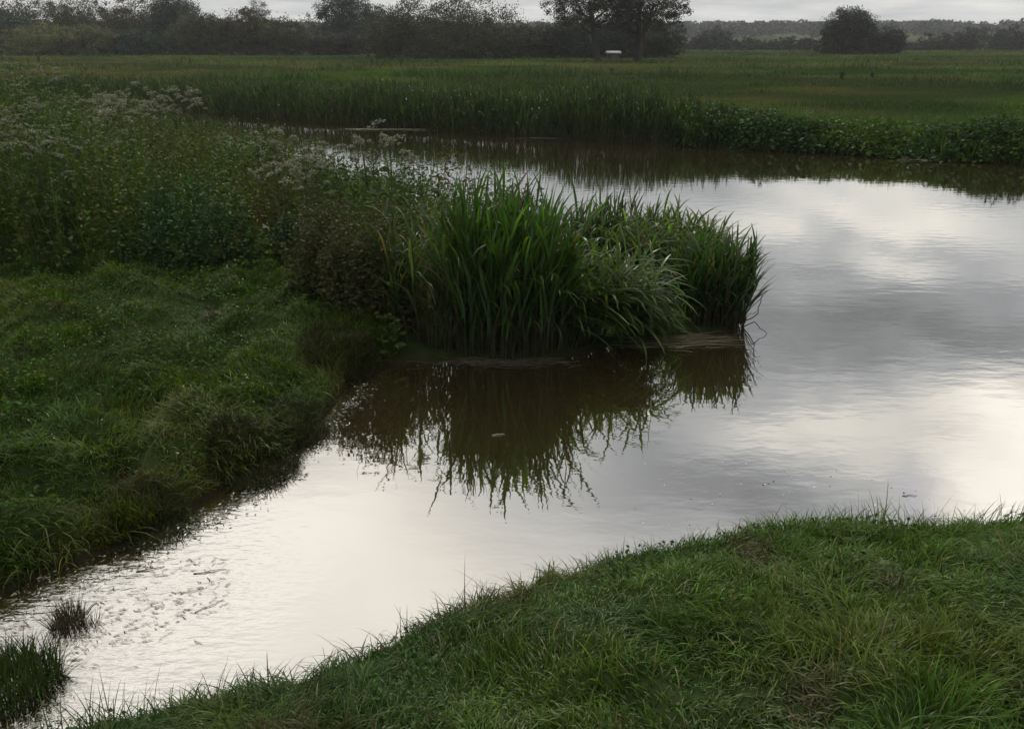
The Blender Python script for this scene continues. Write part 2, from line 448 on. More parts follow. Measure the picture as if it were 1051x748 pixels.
# ------------------------------------------------------------------ grass
def scatter_px(n, x0, x1, y0, y1, z):
    """random ground points, evenly spread over a window of the view"""
    px, py = U(x0, x1, n), U(y0, y1, n)
    x, y = W(px, py, z); return x, y
def keep(x, y, m): return x[m], y[m]
GREEN = np.array([(.037, .084, .009), (.054, .102, .010), (.024, .058, .012), (.070, .092, .014), (.020, .038, .010)])
def grass_colour(x, y, n, pal=GREEN, sc=1.0):
    a = fbm(x * 1.1 * sc, y * 1.1 * sc, 101); b = fbm(x * .6 * sc + 9, y * .6 * sc, 111); 
    c = pal[0] + (pal[1] - pal[0]) * sstep(.4, .62, a)[:, None]
    c = c + (pal[2] - c) * (sstep(.48, .66, b) * .8)[:, None]
    c = c + (pal[3] - c) * (sstep(.56, .74, fbm(x * .8 * sc - 7, y * .8 * sc, 121)) * .8)[:, None]
    c = c + (np.array((.060, .046, .024)) - c) * (sstep(.62, .76, fbm(x * 2.3 * sc + 31, y * 2.3 * sc, 125)) * .75)[:, None]
    c = jit(c, n, .30, .08)
    return c
def grass_patch(g, x, y, s, Lr, wr, K=4, lean=(.3, 1.5), clump=1.6, pal=GREEN, straw=.05, hvar=.8):
    n = len(x); z = height(x, y, s) - .01
    hn = fbm(x * clump, y * clump, 131, 2)
    L = U(*Lr, n) * (1 - hvar / 2 + hvar * sstep(.25, .75, hn)) * np.exp(rng.normal(0, .18, n))
    # each tuft combs its blades its own way
    ta = fbm(x * clump * .9 + 50, y * clump * .9, 141, 2) * 4 * pi
    ang = ta + rng.normal(0, .9, n)
    ln = lean[0] + (lean[1] - lean[0]) * np.clip(fbm(x * clump + 20, y * clump, 151, 2) + rng.normal(0, .22, n), 0, 1)
    c0 = grass_colour(x, y, n, pal)
    dry = rng.random(n) < straw
    c0[dry] = jit((.16, .14, .07), dry.sum(), .25, .06)
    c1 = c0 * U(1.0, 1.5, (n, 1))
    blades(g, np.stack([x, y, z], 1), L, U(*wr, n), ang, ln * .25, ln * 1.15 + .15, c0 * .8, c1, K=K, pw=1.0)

# near bank
n = 330000
x, y = U(-4.5, 6.5, n), U(.9, 7.0, n)
dx = np.abs(x) / np.maximum(y, .3)
m = (dx < .95) & near_side(x, y); x, y = keep(x, y, m); s = sdist(x, y); m = s > .02; x, y, s = x[m], y[m], s[m]
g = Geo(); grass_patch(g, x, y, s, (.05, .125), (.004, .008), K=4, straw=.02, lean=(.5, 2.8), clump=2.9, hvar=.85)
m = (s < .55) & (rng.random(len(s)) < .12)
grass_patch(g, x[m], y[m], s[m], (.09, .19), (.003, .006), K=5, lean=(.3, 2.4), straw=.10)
tag(g.build('near_bank_grass', M_grass), 'thick green pasture grass on the near bank below the camera', 'grass', kind='stuff')

n = 26000
x, y = U(-4, 5, n), U(1.2, 5.0, n); m = (np.abs(x) / y < .95) & near_side(x, y) & (fbm(x * 2.1 + 3, y * 2.1, 441, 2) > .56); x, y = x[m], y[m]
s = sdist(x, y); m = s > .15; x, y, s = x[m], y[m], s[m]; n = len(x); z = height(x, y, s) + U(.02, .09, n)
cw = jit((.034, .074, .014), n, .3, .1); rd = rng.random(n) < .06; cw[rd] = jit((.075, .045, .022), rd.sum(), .2, .05)
g = Geo(); leaves(g, np.stack([x, y, z], 1), U(.014, .034, n), cw, .7, flat=.6)
tag(g.build('turf_weeds', M_herb), 'low clover and plantain leaves mixed into the near bank turf', 'clover', kind='stuff')

# left bank meadow
HERB_PX = [(-700, 300), (-150, 285), (0, 278), (100, 274), (200, 270), (300, 268), (370, 285), (396, 330), (404, 372)]
HBX, HBY = W([p[0] for p in HERB_PX], [p[1] for p in HERB_PX], .5)
def left_zone(x, y): return (~near_side(x, y)) & (y < np.interp(x, [-200, -20, 0, 10, 60], [70, 32, 22, 16, 10]))
def herb_depth(x, y): return y - np.interp(x, HBX, HBY)
n = 380000
x, y = U(-11, .5, n), U(3.3, 11.5, n)
m = (np.abs(x) / y < .95) & left_zone(x, y); x, y = keep(x, y, m); s = sdist(x, y); hd = herb_depth(x, y)
m = (s > .02) & (hd < .7); x, y, s = x[m], y[m], s[m]
LPAL = GREEN * np.array([(1.02, .98, .9)])
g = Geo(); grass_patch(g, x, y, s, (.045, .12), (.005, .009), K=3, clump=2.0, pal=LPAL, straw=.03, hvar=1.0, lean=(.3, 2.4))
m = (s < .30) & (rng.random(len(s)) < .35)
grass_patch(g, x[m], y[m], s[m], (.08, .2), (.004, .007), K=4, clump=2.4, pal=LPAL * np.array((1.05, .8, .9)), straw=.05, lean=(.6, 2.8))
tag(g.build('meadow_grass', M_grass), 'short trampled green grass covering the left bank', 'grass', kind='stuff')

# far field
n = 210000
x, y = scatter_px(n, -130, 1180, 52, 158, .5)
s = sdist(x, y); m = (s > .8) & (y > np.interp(x, [-200, -20, 0, 10, 60], [70, 32, 22, 16, 10])) & (y < 240)
x, y, s = x[m], y[m], s[m]; n = len(x)
z = height(x, y, s) - .02
hn = fbm(x * .25, y * .25, 161, 3)
L = U(.07, .20, n) * (.3 + 1.7 * sstep(.35, .7, hn)) * (1 + .0015 * y)
wd = np.clip(.0007 * y, .008, .12) * U(.8, 1.8, n)
c = field_tint(x, y)
rush = sstep(.62, .70, fbm(x * .13, y * .16, 431, 2)); L = L * (1 + 2.2 * rush * U(.3, 1, n)); c = c + (np.array((.024, .046, .012)) - c) * (rush * .8)[:, None]
c = jit(c, n, .30, .10)
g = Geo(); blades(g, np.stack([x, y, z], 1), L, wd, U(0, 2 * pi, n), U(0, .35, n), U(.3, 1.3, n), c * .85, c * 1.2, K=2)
tag(g.build('marsh_field_grass', M_grass), 'rough grazing grass with rusty sorrel patches across the river', 'grass', kind='stuff')

# ------------------------------------------------------------------ reeds
def reeds(g, base, H, lean, lang, nl, leafL, leafW, c, droop=(.5, 1.5), gs=None, stemw=.008, K=4, lean0=.25):
    """leafy reed stems; returns nothing, adds leaves to g and stems to gs"""
    n = len(base)
    KS = 8
    P = arc(base, H, lang, lean * lean0, lean, KS, 1.0)
    if gs is not None:
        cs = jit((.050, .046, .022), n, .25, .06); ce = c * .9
        strips(gs, P, np.full(n, stemw), lang + pi / 2, cs, ce, 'stem')
        strips(gs, P, np.full(n, stemw), lang, cs, ce, 'stem')
    for k in range(nl):
        t = np.clip((.10 + .88 * (k + rng.random(n)) / nl), 0, .995) * KS
        i = np.floor(t).astype(int); f = (t - i)[:, None]
        r = np.arange(n)
        pos = P[r, i] * (1 - f) + P[r, i + 1] * f
        T = P[r, i + 1] - P[r, i]; T /= np.linalg.norm(T, axis=1, keepdims=True)
        tilt = np.arccos(np.clip(T[:, 2], -1, 1))
        rel = tilt / (tilt + .35)
        a = np.where(rng.random(n) < rel, lang + rng.normal(0, .7, n), U(0, 2 * pi, n))
        b0 = np.maximum(tilt * np.cos(a - lang), 0) + U(.06, .35, n)
        b1 = b0 + U(droop[0], droop[1], n)
        bent = rng.random(n) < .14; b1 = np.where(bent, b0 + U(1.3, 2.5, n), b1)
        L = U(leafL[0], leafL[1], n) * (1 - .25 * (k / max(1, nl - 1)))
        cc = jit(c, n, .22, .07)
        old = rng.random(n) < (.5 if k == 0 else .06)
        cc[old] = jit((.085, .068, .034), old.sum(), .3, .06)
        blades(g, pos, L, U(leafW[0], leafW[1], n), a, b0, b1, cc * .9, cc * (np.array((1.2, 1.15, 1.0)) + (np.array((.35, .22, 0)) * k / max(1, nl - 1))), K=K, prof='leaf', pw=1.3)  # upper leaf tips lightened and yellowed, backlit glow put into the colour

# far bank reed bed
n = 5200
t = rng.random(n)
bpx = np.interp(t, [0, 1], [-160, 745]); byl = np.interp(bpx, [p[0] for p in RIVER_PX[31:45]], [p[1] for p in RIVER_PX[31:45]])
bx, by = W(bpx, byl)
dep = rng.random(n) ** 1.3 * 2.4
x = bx + rng.normal(0, .2, n) + dep * .25; y = by + dep - .18
s = sdist(x, y); z = np.maximum(height(x, y, s), -.1)
hgt = .74 * (.55 + 1.0 * fbm(x * .55, y * .35, 171, 3)) * np.interp(bpx, [-160, 120, 200, 380, 520, 640, 700, 745], [1.0, .95, 1.05, 1.2, 1.1, 1.45, 1.35, .6])
H = hgt * U(.62, 1.12, n) * (1 + .35 * (rng.random(n) < .06))
c = jit((.016, .040, .010), n, .22, .08); yl = rng.random(n) < .15; c[yl] = jit((.044, .068, .016), yl.sum(), .2, .06)
g = Geo(); gs = Geo()
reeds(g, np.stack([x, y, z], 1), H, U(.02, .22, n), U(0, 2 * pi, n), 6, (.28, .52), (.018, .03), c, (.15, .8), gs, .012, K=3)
tag(g.build('far_bank_reeds', M_reed), 'tall upright green reed bed along the far bank', 'reeds', kind='stuff')
tag(gs.build('far_bank_reed_stems', M_dry), 'reed stems standing in the far bank reed bed', 'reeds', kind='stuff')

# far bank broad leaves on the right
def leafy(g, x, y, z, H, nl, size, c, spread=.14, low=.1, asp=.5):
    n = len(x); 
    P = np.repeat(np.stack([x, y, z], 1), nl, 0); h = np.repeat(H, nl)
    t = low + (1 - low) * rng.random(n * nl) ** .75
    P[:, 2] += t * h
    sp = np.repeat(np.broadcast_to(spread, (n,)), nl) * (1.15 - .6 * t)
    P[:, 0] += rng.normal(0, 1, n * nl) * sp; P[:, 1] += rng.normal(0, 1, n * nl) * sp
    leaves(g, P, U(size[0], size[1], n * nl) * (1.15 - .45 * t), jit(np.repeat(c, nl, 0), n * nl, .22, .07), asp, flat=.45)
n = 2100
bpx = U(690, 1200, n); byl = np.interp(bpx, [p[0] for p in RIVER_PX[31:46]], [p[1] for p in RIVER_PX[31:46]])
bx, by = W(bpx, byl); dep = rng.random(n) * 3.2
x, y = bx + rng.normal(0, .15, n), by + dep - .15
z = np.maximum(height(x, y), 0)
H = 1.25 * np.maximum(.08, fbm(x * .45, y * .45, 181, 3) - .12) * U(.7, 1.2, n) * np.interp(dep, [0, .5, 3.2], [.75, 1, .75])
c = jit((.028, .062, .016), n, .25, .08); lt = fbm(x * .4, y * .4, 191, 2) > .5; c[lt] = jit((.056, .098, .020), lt.sum(), .2, .06)
g = Geo(); leafy(g, x, y, z, H * 1.0, 26, (.09, .20), c, .17)
tag(g.build('far_bank_foliage', M_herb), 'dark broad leaved waterside plants hanging over the far bank', 'waterside plants', kind='stuff')
n = 11000
bpx = U(690, 1200, n); byl = np.interp(bpx, [p[0] for p in RIVER_PX[31:46]], [p[1] for p in RIVER_PX[31:46]])
bx, by = W(bpx, byl); x, y = bx + rng.normal(0, .15, n), by + U(-.15, 4, n)
z = np.maximum(height(x, y), 0) - .02
c = jit((.044, .086, .014), n, .25, .08)
g = Geo(); blades(g, np.stack([x, y, z], 1), U(.3, .85, n) * (.4 + fbm(x * .8, y * .8, 187, 2)), U(.012, .025, n), U(0, 2 * pi, n), U(0, .3, n), U(.4, 1.6, n), c * .8, c * 1.2, K=4)
tag(g.build('far_bank_grass', M_grass), 'long rank grass fringing the far bank on the right', 'grass', kind='stuff')

def clump(name, label, cat, cpx, rad, count, H, lean, ldir, nl, leafL, leafW, colour, droop, group=None, squash=1.0, outward=.25, lj=.5, lean0=.25, z=None, yr=0.0):
    cx, cy_ = W(*cpx)
    root = empty(name, (float(cx), float(cy_), 0)); tag(root, label, cat, group)
    a = U(0, 2 * pi, count); r = np.sqrt(rng.random(count))
    ox, oy = np.cos(a) * r * rad, np.sin(a) * r * rad * squash
    if yr: ox, oy = ox * math.cos(yr) - oy * math.sin(yr), ox * math.sin(yr) + oy * math.cos(yr)
    x, y = cx + ox, cy_ + oy
    zz = np.maximum(height(x, y), -.12) if z is None else np.full(count, z)
    vx = np.cos(ldir) * lean + ox / rad * outward; vy = np.sin(ldir) * lean + oy / rad * outward
    vx = vx + rng.normal(0, .08, count); vy = vy + rng.normal(0, .08, count)
    vx = vx + rng.normal(0, .10, count); vy = vy + rng.normal(0, .10, count)
    ln = np.hypot(vx, vy) * U(1 - lj, 1 + lj, count); la = np.arctan2(vy, vx)
    h = U(H[0] * .82, H[1] * 1.04, count) * (1 - .2 * r ** 2) * (.8 + .4 * fbm(x * 2.6, y * 2.6, 411, 2))
    c = jit(colour, count, .2, .07)
    gl, gs = Geo(), Geo()
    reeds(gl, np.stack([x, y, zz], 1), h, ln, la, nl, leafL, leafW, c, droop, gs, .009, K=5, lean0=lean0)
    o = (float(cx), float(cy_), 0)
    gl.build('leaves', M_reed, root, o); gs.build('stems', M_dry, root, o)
    return root
RG = 'reed clumps on the point between the two arms of water'
DK = (.032, .076, .014)
clump('reed_clump', 'tallest dark green upright reed clump at the centre of the point', 'reeds', (520, 356), .62, 330, (1.22, 1.68), .04, 0, 6, (.40, .72), (.020, .034), DK, (.05, .7), RG, .7, .16)
clump('reed_clump', 'thinner left hand reed clump with arching pale leaf tips against the herbs', 'reeds', (440, 352), .50, 130, (.8, 1.25), .05, pi, 5, (.38, .66), (.016, .026), (.042, .070, .022), (.3, 1.5), RG, .8, .22)
clump('reed_clump', 'drooping reed clump bent over sideways to the water right of the tallest clump', 'reeds', (578, 348), .46, 270, (.85, 1.3), 1.45, -.25, 6, (.40, .70), (.018, .030), (.054, .096, .024), (.3, 1.2), RG, .75, .2, .35, .12)
clump('reed_clump', 'reed clump at the back of the point with dark pointed tips against the water', 'reeds', (622, 290), .55, 200, (.75, 1.0), .10, 0, 6, (.35, .6), (.018, .028), (.034, .062, .022), (.2, 1.0), RG, .6, .25)
clump('reed_clump', 'bright yellow green low reed clump between the drooping and the rightmost clumps', 'reeds', (692, 292), .52, 240, (.62, .88), .25, .2, 6, (.35, .6), (.020, .032), (.066, .112, .022), (.5, 1.7), RG, .7, .3)
clump('reed_clump', 'low tangled reed clump spilling forward in the middle of the point', 'reeds', (648, 300), .50, 220, (.6, .9), .6, -.8, 6, (.4, .7), (.016, .026), (.050, .092, .024), (.8, 1.9), RG, .7, .3)
clump('reed_clump', 'low trailing reed clump at the waterline between the drooping clump and the right tip', 'reeds', (655, 344), .30, 90, (.18, .32), .9, -.4, 5, (.22, .38), (.014, .022), (.048, .084, .022), (.5, 1.5), RG, .5, .3)
rt = clump('reed_clump', 'dark round reed clump at the right tip of the point standing in open water', 'reeds', (730, 330), .38, 250, (.64, .90), .06, 0, 7, (.32, .54), (.018, .030), (.026, .058, .016), (.1, .9), RG, .8, .20)
clump('reed_clump', 'ragged olive reed clump joining the tallest clump to the meadow herbs behind', 'reeds', (480, 305), .6, 150, (.7, 1.0), .15, .6, 5, (.35, .6), (.016, .026), (.046, .070, .024), (.3, 1.2), RG, .7, .25)

# dead stalks leaning out of the right clump
def stalks(name, label, cat, spec, col, mat_, group=None, origin=None, rad=.006):
    o = origin; root = empty(name, o); tag(root, label, cat, group)
    for pts, r in spec:
        g = Geo(); pts = np.asarray(pts, float)
        t = np.linspace(0, 1, len(pts)); tt = np.linspace(0, 1, 9)
        P = np.stack([np.interp(tt, t, pts[:, k]) for k in range(3)], 1)
        P[1:-1] += rng.normal(0, .006, (7, 3))
        tube(g, P, np.linspace(r, r * .45, 9), jit(col, 1, .2, .05)[0], 5)
        g.build('stalk', mat_, root, o)
    return root
def up(px, py, bx, by):
    """point above the ground spot (bx,by)-pixel seen at pixel (px,py): keeps that spot's distance"""
    x0, y0 = W(bx, by); dx, dy, dz = ray(px, py); t = y0 / dy
    return (float(dx * t), float(y0), float(CAM_Z + dz * t))
def at(px, py, z=.0): x_, y_ = W(px, py, z); return (float(x_), float(y_), z)
o7 = at(757, 338)
stalks('dead_reed_stalks', 'bare brown broken reed stalks fanning out over water at the right tip', 'dead reeds',
       [([at(752, 336, -.08), up(778, 322, 757, 338), up(783, 300, 757, 338)], .008), ([at(754, 338, -.08), up(770, 300, 760, 338), up(774, 262, 760, 338)], .009),
        ([at(750, 338, -.08), up(768, 318, 758, 340), up(788, 298, 758, 340)], .006), ([at(755, 340, -.08), up(775, 330, 762, 342), up(787, 343, 770, 343)], .007),
        ([at(756, 336, -.08), up(762, 290, 757, 338), up(772, 243, 757, 338)], .009), ([at(748, 336, -.05), up(760, 262, 757, 338), up(784, 260, 757, 338)], .005),
        ([at(757, 341, -.05), up(770, 322, 766, 341), up(780, 318, 766, 341)], .005), ([at(751, 339, -.06), up(760, 310, 757, 338), up(772, 288, 757, 338)], .007)],
       (.045, .038, .022), M_dry, None, o7)

def mat_of_stems(name, label, cat, c, ang, n, L, w, spread, col, group=None, z=.012):
    cx, cy_ = W(*c); g = Geo()
    x = cx + rng.normal(0, spread[0], n); y = cy_ + rng.normal(0, spread[1], n)
    s = rng.normal(ang, .22, n); Ls = U(*L, n)
    P = np.empty((n, 4, 3)); t = np.linspace(-.5, .5, 4)
    P[..., 0] = x[:, None] + np.cos(s)[:, None] * Ls[:, None] * t; P[..., 1] = y[:, None] + np.sin(s)[:, None] * Ls[:, None] * t
    P[..., 2] = z + U(0, .02, (n, 1)) + rng.normal(0, .004, (n, 4))
    strips(g, P, U(*w, n), s + pi / 2, jit(col, n, .35, .08), jit(col, n, .35, .08), 'stem')
    o = g.build(name, M_dry, None, (float(cx), float(cy_), 0)); o.location = (float(cx), float(cy_), 0)
    return tag(o, label, cat, group)
mat_of_stems('flattened_reed_mat', 'pale flattened reed leaves lying on the water below the drooping clump', 'reed litter', (700, 351), -.05, 150, (.15, .6), (.010, .020), (.30, .10), (.11, .10, .06))
mat_of_stems('floating_litter', 'brown scum of dead stems floating against the foot of tallest reed clump', 'reed litter', (520, 374), .05, 170, (.06, .3), (.008, .018), (.34, .07), (.07, .06, .04))
mat_of_stems('floating_litter', 'thin pale raft of dead reed at the foot of the far reed bed', 'reed litter', (432, 133.5), -.1, 60, (.4, 1.4), (.02, .05), (1.3, .12), (.22, .21, .17), 'pale rafts along the far bank')
mat_of_stems('floating_litter', 'pale strip of dead reed floating under the far reed bed behind the tallest clump', 'reed litter', (570, 142.5), -.1, 40, (.3, 1.0), (.02, .04), (.6, .10), (.16, .15, .12), 'pale rafts along the far bank')
mat_of_stems('floating_litter', 'pale ledge of litter below dark leaves right of the far reed bed', 'reed litter', (815, 153.5), -.1, 60, (.3, 1.0), (.02, .05), (.7, .10), (.20, .19, .16), 'pale rafts along the far bank')
mat_of_stems('floating_litter', 'rightmost pale ledge of litter at the foot of the far bank', 'reed litter', (985, 165), -.1, 70, (.3, 1.0), (.02, .05), (.8, .10), (.24, .23, .20), 'pale rafts along the far bank')
mat_of_stems('floating_litter', 'leftmost bright litter raft on the narrow channel beyond the umbel flowers', 'reed litter', (185, 113.5), -.1, 60, (.4, 1.2), (.03, .06), (1.2, .10), (.40, .40, .36), 'pale rafts along the far bank')

# ------------------------------------------------------------------ herbs on the left bank
HCOL = np.array([(.040, .074, .014), (.066, .086, .018), (.028, .066, .014), (.074, .066, .022)])
def herb_zone(n, y1, y0=3.0):
    x, y = U(-30, .5, n), U(y0, y1, n)
    m = (np.abs(x) / y < .85) & left_zone(x, y); x, y = keep(x, y, m)
    s = sdist(x, y); hd = herb_depth(x, y); m = (s > .05) & (hd > 0) & ~((x > -1.0) & (y < 10.6))
    return x[m], y[m], s[m], hd[m]
x, y, s, hd = herb_zone(26000, 20)
px_ = x / y
m = (y < 19) & (rng.random(len(x)) < .9); x, y, s, hd = x[m], y[m], s[m], hd[m]; n = len(x)
z = height(x, y, s) - .02
hmap = (.45 + .85 * fbm(x * .7, y * .7, 201, 2)) * (.45 + .55 * sstep(0, 1.0, hd)) * np.interp(x / y, [-.8, -.52, -.35, -.12, 0], [2.0, 1.75, 1.15, .95, .9])
H = hmap * U(.7, 1.1, n)
a = fbm(x * .9, y * .9, 211, 2); b = fbm(x * .6 + 7, y * .6, 221, 2)
c = HCOL[0] + (HCOL[1] - HCOL[0]) * sstep(.4, .6, a)[:, None]; c = c + (HCOL[2] - c) * sstep(.5, .62, b)[:, None]
c = c + (HCOL[3] - c) * (sstep(.58, .7, fbm(x * 1.2, y * 1.2 + 4, 231, 2)) * .8)[:, None]
c = jit(c, n, .22, .07)
print('herbs', n)
g = Geo(); leafy(g, x, y, z, H, 30, (.045, .11), c, .07, .05, .42)
tag(g.build('undergrowth', M_herb), 'dense tangled leafy herbs behind the left meadow', 'undergrowth', kind='stuff')
k = rng.random(n) < .9
g = Geo(); m2 = np.repeat(np.where(k)[0], 2); nn = len(m2)
blades(g, np.stack([x[m2] + rng.normal(0, .05, nn), y[m2] + rng.normal(0, .05, nn), z[m2]], 1), H[m2] * U(.7, 1.25, nn), U(.006, .012, nn), U(0, 2 * pi, nn), U(0, .2, nn), U(.2, 1.0, nn), c[m2] * .8, c[m2] * 1.3, K=4)
tag(g.build('undergrowth_grass', M_grass), 'tall thin grasses standing through the herbs on the left bank', 'grass', kind='stuff')
# farther, coarser
x, y, s, hd = herb_zone(16000, 60, 18); n = len(x)
z = height(x, y, s) - .02
H = (.5 + .8 * fbm(x * .4, y * .4, 241, 2)) * U(.7, 1.1, n)
c = HCOL[0] + (HCOL[1] - HCOL[0]) * sstep(.38, .55, fbm(x * .3, y * .3, 251, 2))[:, None]; c = jit(c * 1.05, n, .22, .07)
g = Geo(); leafy(g, x, y, z, H, 12, (.10, .22), c, .16, .1, .4)
tag(g.build('distant_undergrowth', M_herb), 'pale tangled herbs farther along the left bank', 'undergrowth', kind='stuff')

# umbels
def umbel_proto(h, nu, seed):
    root = empty('hogweed_plant', (0, 0, 0))
    g = Geo(); lean = rng.normal(0, .06, 2)
    tops = []
    top = np.array([lean[0] * h, lean[1] * h, h])
    P = np.stack([np.zeros(3), top * .5 + np.append(rng.normal(0, .015, 2), 0), top]); 
    tube(g, P, [.009, .007, .004], (.055, .060, .028), 5); tops.append((top, .088))
    for k in range(nu - 1):
        t = U(.35, .8); b = top * t; a = U(0, 2 * pi); d = U(.14, .26)
        e = b + np.array([math.cos(a) * d, math.sin(a) * d, h * (1 - t) * U(.5, .98)])
        mid = (b + e) / 2 + np.array([math.cos(a) * .04, math.sin(a) * .04, -.01])
        tube(g, [b, mid, e], [.005, .004, .003], (.055, .060, .028), 4); tops.append((e, U(.04, .065)))
    g.build('stem', M_dry, root)
    for (e, r) in tops:
        g = Geo(); nr = 13; tl = rng.normal(0, .12, 2)
        for q in range(nr):
            a = q * 2.4; rr_ = r * math.sqrt((q + .5) / nr)
            f = e + np.array([math.cos(a) * rr_, math.sin(a) * rr_, .055 - rr_ ** 2 * 5.5 + rng.normal(0, .004)]) + np.array([tl[0], tl[1], 0]) * .3 + np.array([0, 0, (math.cos(a) * tl[0] + math.sin(a) * tl[1]) * rr_ * 3])
            tube(g, [e, f], [.0018, .0012], (.10, .10, .05), 3)
            pp = f + rng.normal(0, 1, (7, 3)) * np.array([r * .14, r * .14, .007])
            cc = jit((.20, .20, .18), 7, .25, .05)
            leaves(g, pp, U(.012, .024, 7), cc, .85, flat=.85)
        g.build('umbel', M_flower, root)
    g = Geo(); nl = 26
    zz = U(.08, h * .7, nl); a = U(0, 2 * pi, nl); rr_ = U(.03, .22, nl)
    leaves(g, np.stack([np.cos(a) * rr_, np.sin(a) * rr_, zz], 1), U(.07, .15, nl), jit((.038, .060, .022), nl, .2, .07), .5, flat=.5)
    g.build('leaves', M_herb, root)
    return root
def kids(o): return [c for c in bpy.data.objects if c.parent == o]
def copy_tree(o, loc, rz, sc, kidlist):
    c = o.copy(); COL.objects.link(c); c.location = loc; c.rotation_euler = (0, 0, rz); c.scale = (sc, sc, sc)
    for ch in kidlist:
        d = ch.copy(); COL.objects.link(d); d.parent = c
    return c
UG = 'hogweed plants among the herbs of the left bank'
protos = [umbel_proto(U(1.0, 1.3), int(rng.integers(3, 7)), k) for k in range(6)]
pk = [kids(o) for o in protos]
used = [False] * 6
def place_umbel(x, y, sc, label):
    i = int(rng.integers(0, 6)); z = float(height(np.array([x]), np.array([y]))[0]) - .02
    if not used[i]:
        used[i] = True; o = protos[i]; o.location = (x, y, z); o.rotation_euler = (0, 0, U(0, 6.28)); o.scale = (sc, sc, sc)
    else: o = copy_tree(protos[i], (x, y, z), U(0, 6.28), sc, pk[i])
    return tag(o, label, 'hogweed', UG)
# the ones a viewer can point at: (pixel of the flower head, height)
def umbel_at(px, py, h, label):
    zt = h + .5
    x, y = W(px, py, zt)
    while herb_depth(np.array([x]), np.array([y]))[0] < .35: x, y = x * 1.04, y * 1.04
    return place_umbel(float(x), float(y), h / 1.15, label)
for (px, py, h, lb) in [(18, 165, 1.3, 'large white hogweed at the left edge with the lowest flower head'),
                        (4, 112, 1.5, 'tallest white hogweed cut by the left edge of the view'),
                        (8, 135, 1.4, 'white hogweed just below the tallest one at the left edge'),
                        (92, 148, 1.2, 'solitary hogweed with small white head above the dark leafy patch'),
                        (75, 171, 1.05, 'low hogweed with flat greyish head nearest the meadow'),
                        (4, 185, 1.05, 'short pale hogweed at the left edge nearest the meadow'),
                        (402, 146, .75, 'hogweed with white head standing against the water, rightmost of all'),
                        (372, 141, .75, 'hogweed with two white heads against the dark reflection, left of the rightmost')]:
    umbel_at(px, py, h, lb)
cnt = 0; tries = 0
while cnt < 120 and tries < 4000:
    tries += 1
    if rng.random() < .16: px, py = U(255, 415), U(142, 166)
    else: px = U(0, 215); px = 215 * rng.random() ** 1.35; py = U(66 + px * .10, 165 - px * .26)
    h = U(.7, 1.35); x, y = W(px, py, h + .55)
    s = float(sdist(np.array([x]), np.array([y]))[0]); hd = float(herb_depth(np.array([x]), np.array([y]))[0])
    if s < .1 or hd < .2 or y > 48 or not left_zone(np.array([x]), np.array([y]))[0]: continue
    place_umbel(float(x), float(y), h / 1.15 * (1 + .008 * y), 'small hogweed with greyish heads in the stand beside the channel' if px > 216 else 'faint hogweed in the farthest rows of the stand, just below the field' if py < 92 else
                'hogweed with greyish white seed heads in the middle rows of the left hand stand' if py < 125 else 'hogweed with grey heads in the nearest rows of the stand, above the nettles')
    cnt += 1
print('umbels', cnt)

# leafy clumps
def leaf_clump(name, label, cat, c, zt, rad, H, n, nl, size, colour, group=None, asp=.45, blade=False):
    cx, cy_ = W(c[0], c[1], zt); o = (float(cx), float(cy_), float(height(np.array([cx]), np.array([cy_]))[0]) - .03)
    root = empty(name, o); tag(root, label, cat, group)
    a, r = U(0, 2 * pi, n), np.sqrt(rng.random(n)) * rad
    x, y = cx + np.cos(a) * r, cy_ + np.sin(a) * r * .7; z = height(x, y) - .03
    h = U(H[0], H[1], n) * (1 - .45 * (r / rad) ** 2) * (.7 + .6 * fbm(x * 2.2, y * 2.2, 421, 2))
    g = Geo(); leafy(g, x, y, z, h, nl, size, jit(colour, n, .2, .07), .06, .05, asp); g.build('leaves', M_herb, root, o)
    g = Geo(); nb = n
    blades(g, np.stack([x, y, z], 1), h, np.full(nb, .007), U(0, 6.28, nb), np.zeros(nb), U(.05, .25, nb), jit(colour, nb, .2, .05) * .9, jit(colour, nb, .2, .05), K=3, prof='stem')
    g.build('stems', M_dry, root, o)
    return root
LG = 'leafy clumps along the back of the left meadow'
leaf_clump('nettle_clump', 'widest dark green nettle clump at the middle of the herb edge', 'nettles', (205, 262), .5, .95, (.45, 1.15), 130, 30, (.05, .11), (.024, .056, .018), LG)
leaf_clump('nettle_clump', 'blackish green nettle clump below the white flower heads at left', 'nettles', (62, 215), .5, .9, (.45, 1.1), 110, 30, (.05, .11), (.022, .052, .022), LG)
leaf_clump('dock_clump', 'rusty brown dock clump between the two dark nettle clumps', 'dock', (128, 225), .5, .5, (.7, 1.05), 80, 34, (.04, .09), (.050, .036, .022), LG)
leaf_clump('dock_clump', 'red brown dock clump at the right end of the herbs beside the reeds', 'dock', (368, 262), .5, .5, (.6, .95), 80, 34, (.04, .09), (.062, .050, .026), LG)
leaf_clump('nettle_clump', 'mid green nettle clump left of the red brown dock clump', 'nettles', (318, 262), .5, .55, (.6, .9), 90, 34, (.05, .10), (.030, .056, .024), LG)

leaf_clump('herb_clump', 'tall olive brown leafy herb mound immediately left of the reed clumps', 'herbs', (380, 326), .3, .45, (.95, 1.35), 130, 40, (.04, .085), (.052, .054, .022), LG)
leaf_clump('herb_clump', 'olive herb mound with red tinged leaves left of the tall olive brown one', 'herbs', (345, 308), .35, .5, (.8, 1.2), 130, 38, (.04, .085), (.056, .060, .024), LG)
leaf_clump('herb_clump', 'small ochre herb clump behind the tall olive brown mound', 'herbs', (415, 290), .3, .45, (.8, 1.15), 100, 36, (.04, .08), (.066, .064, .024), LG)

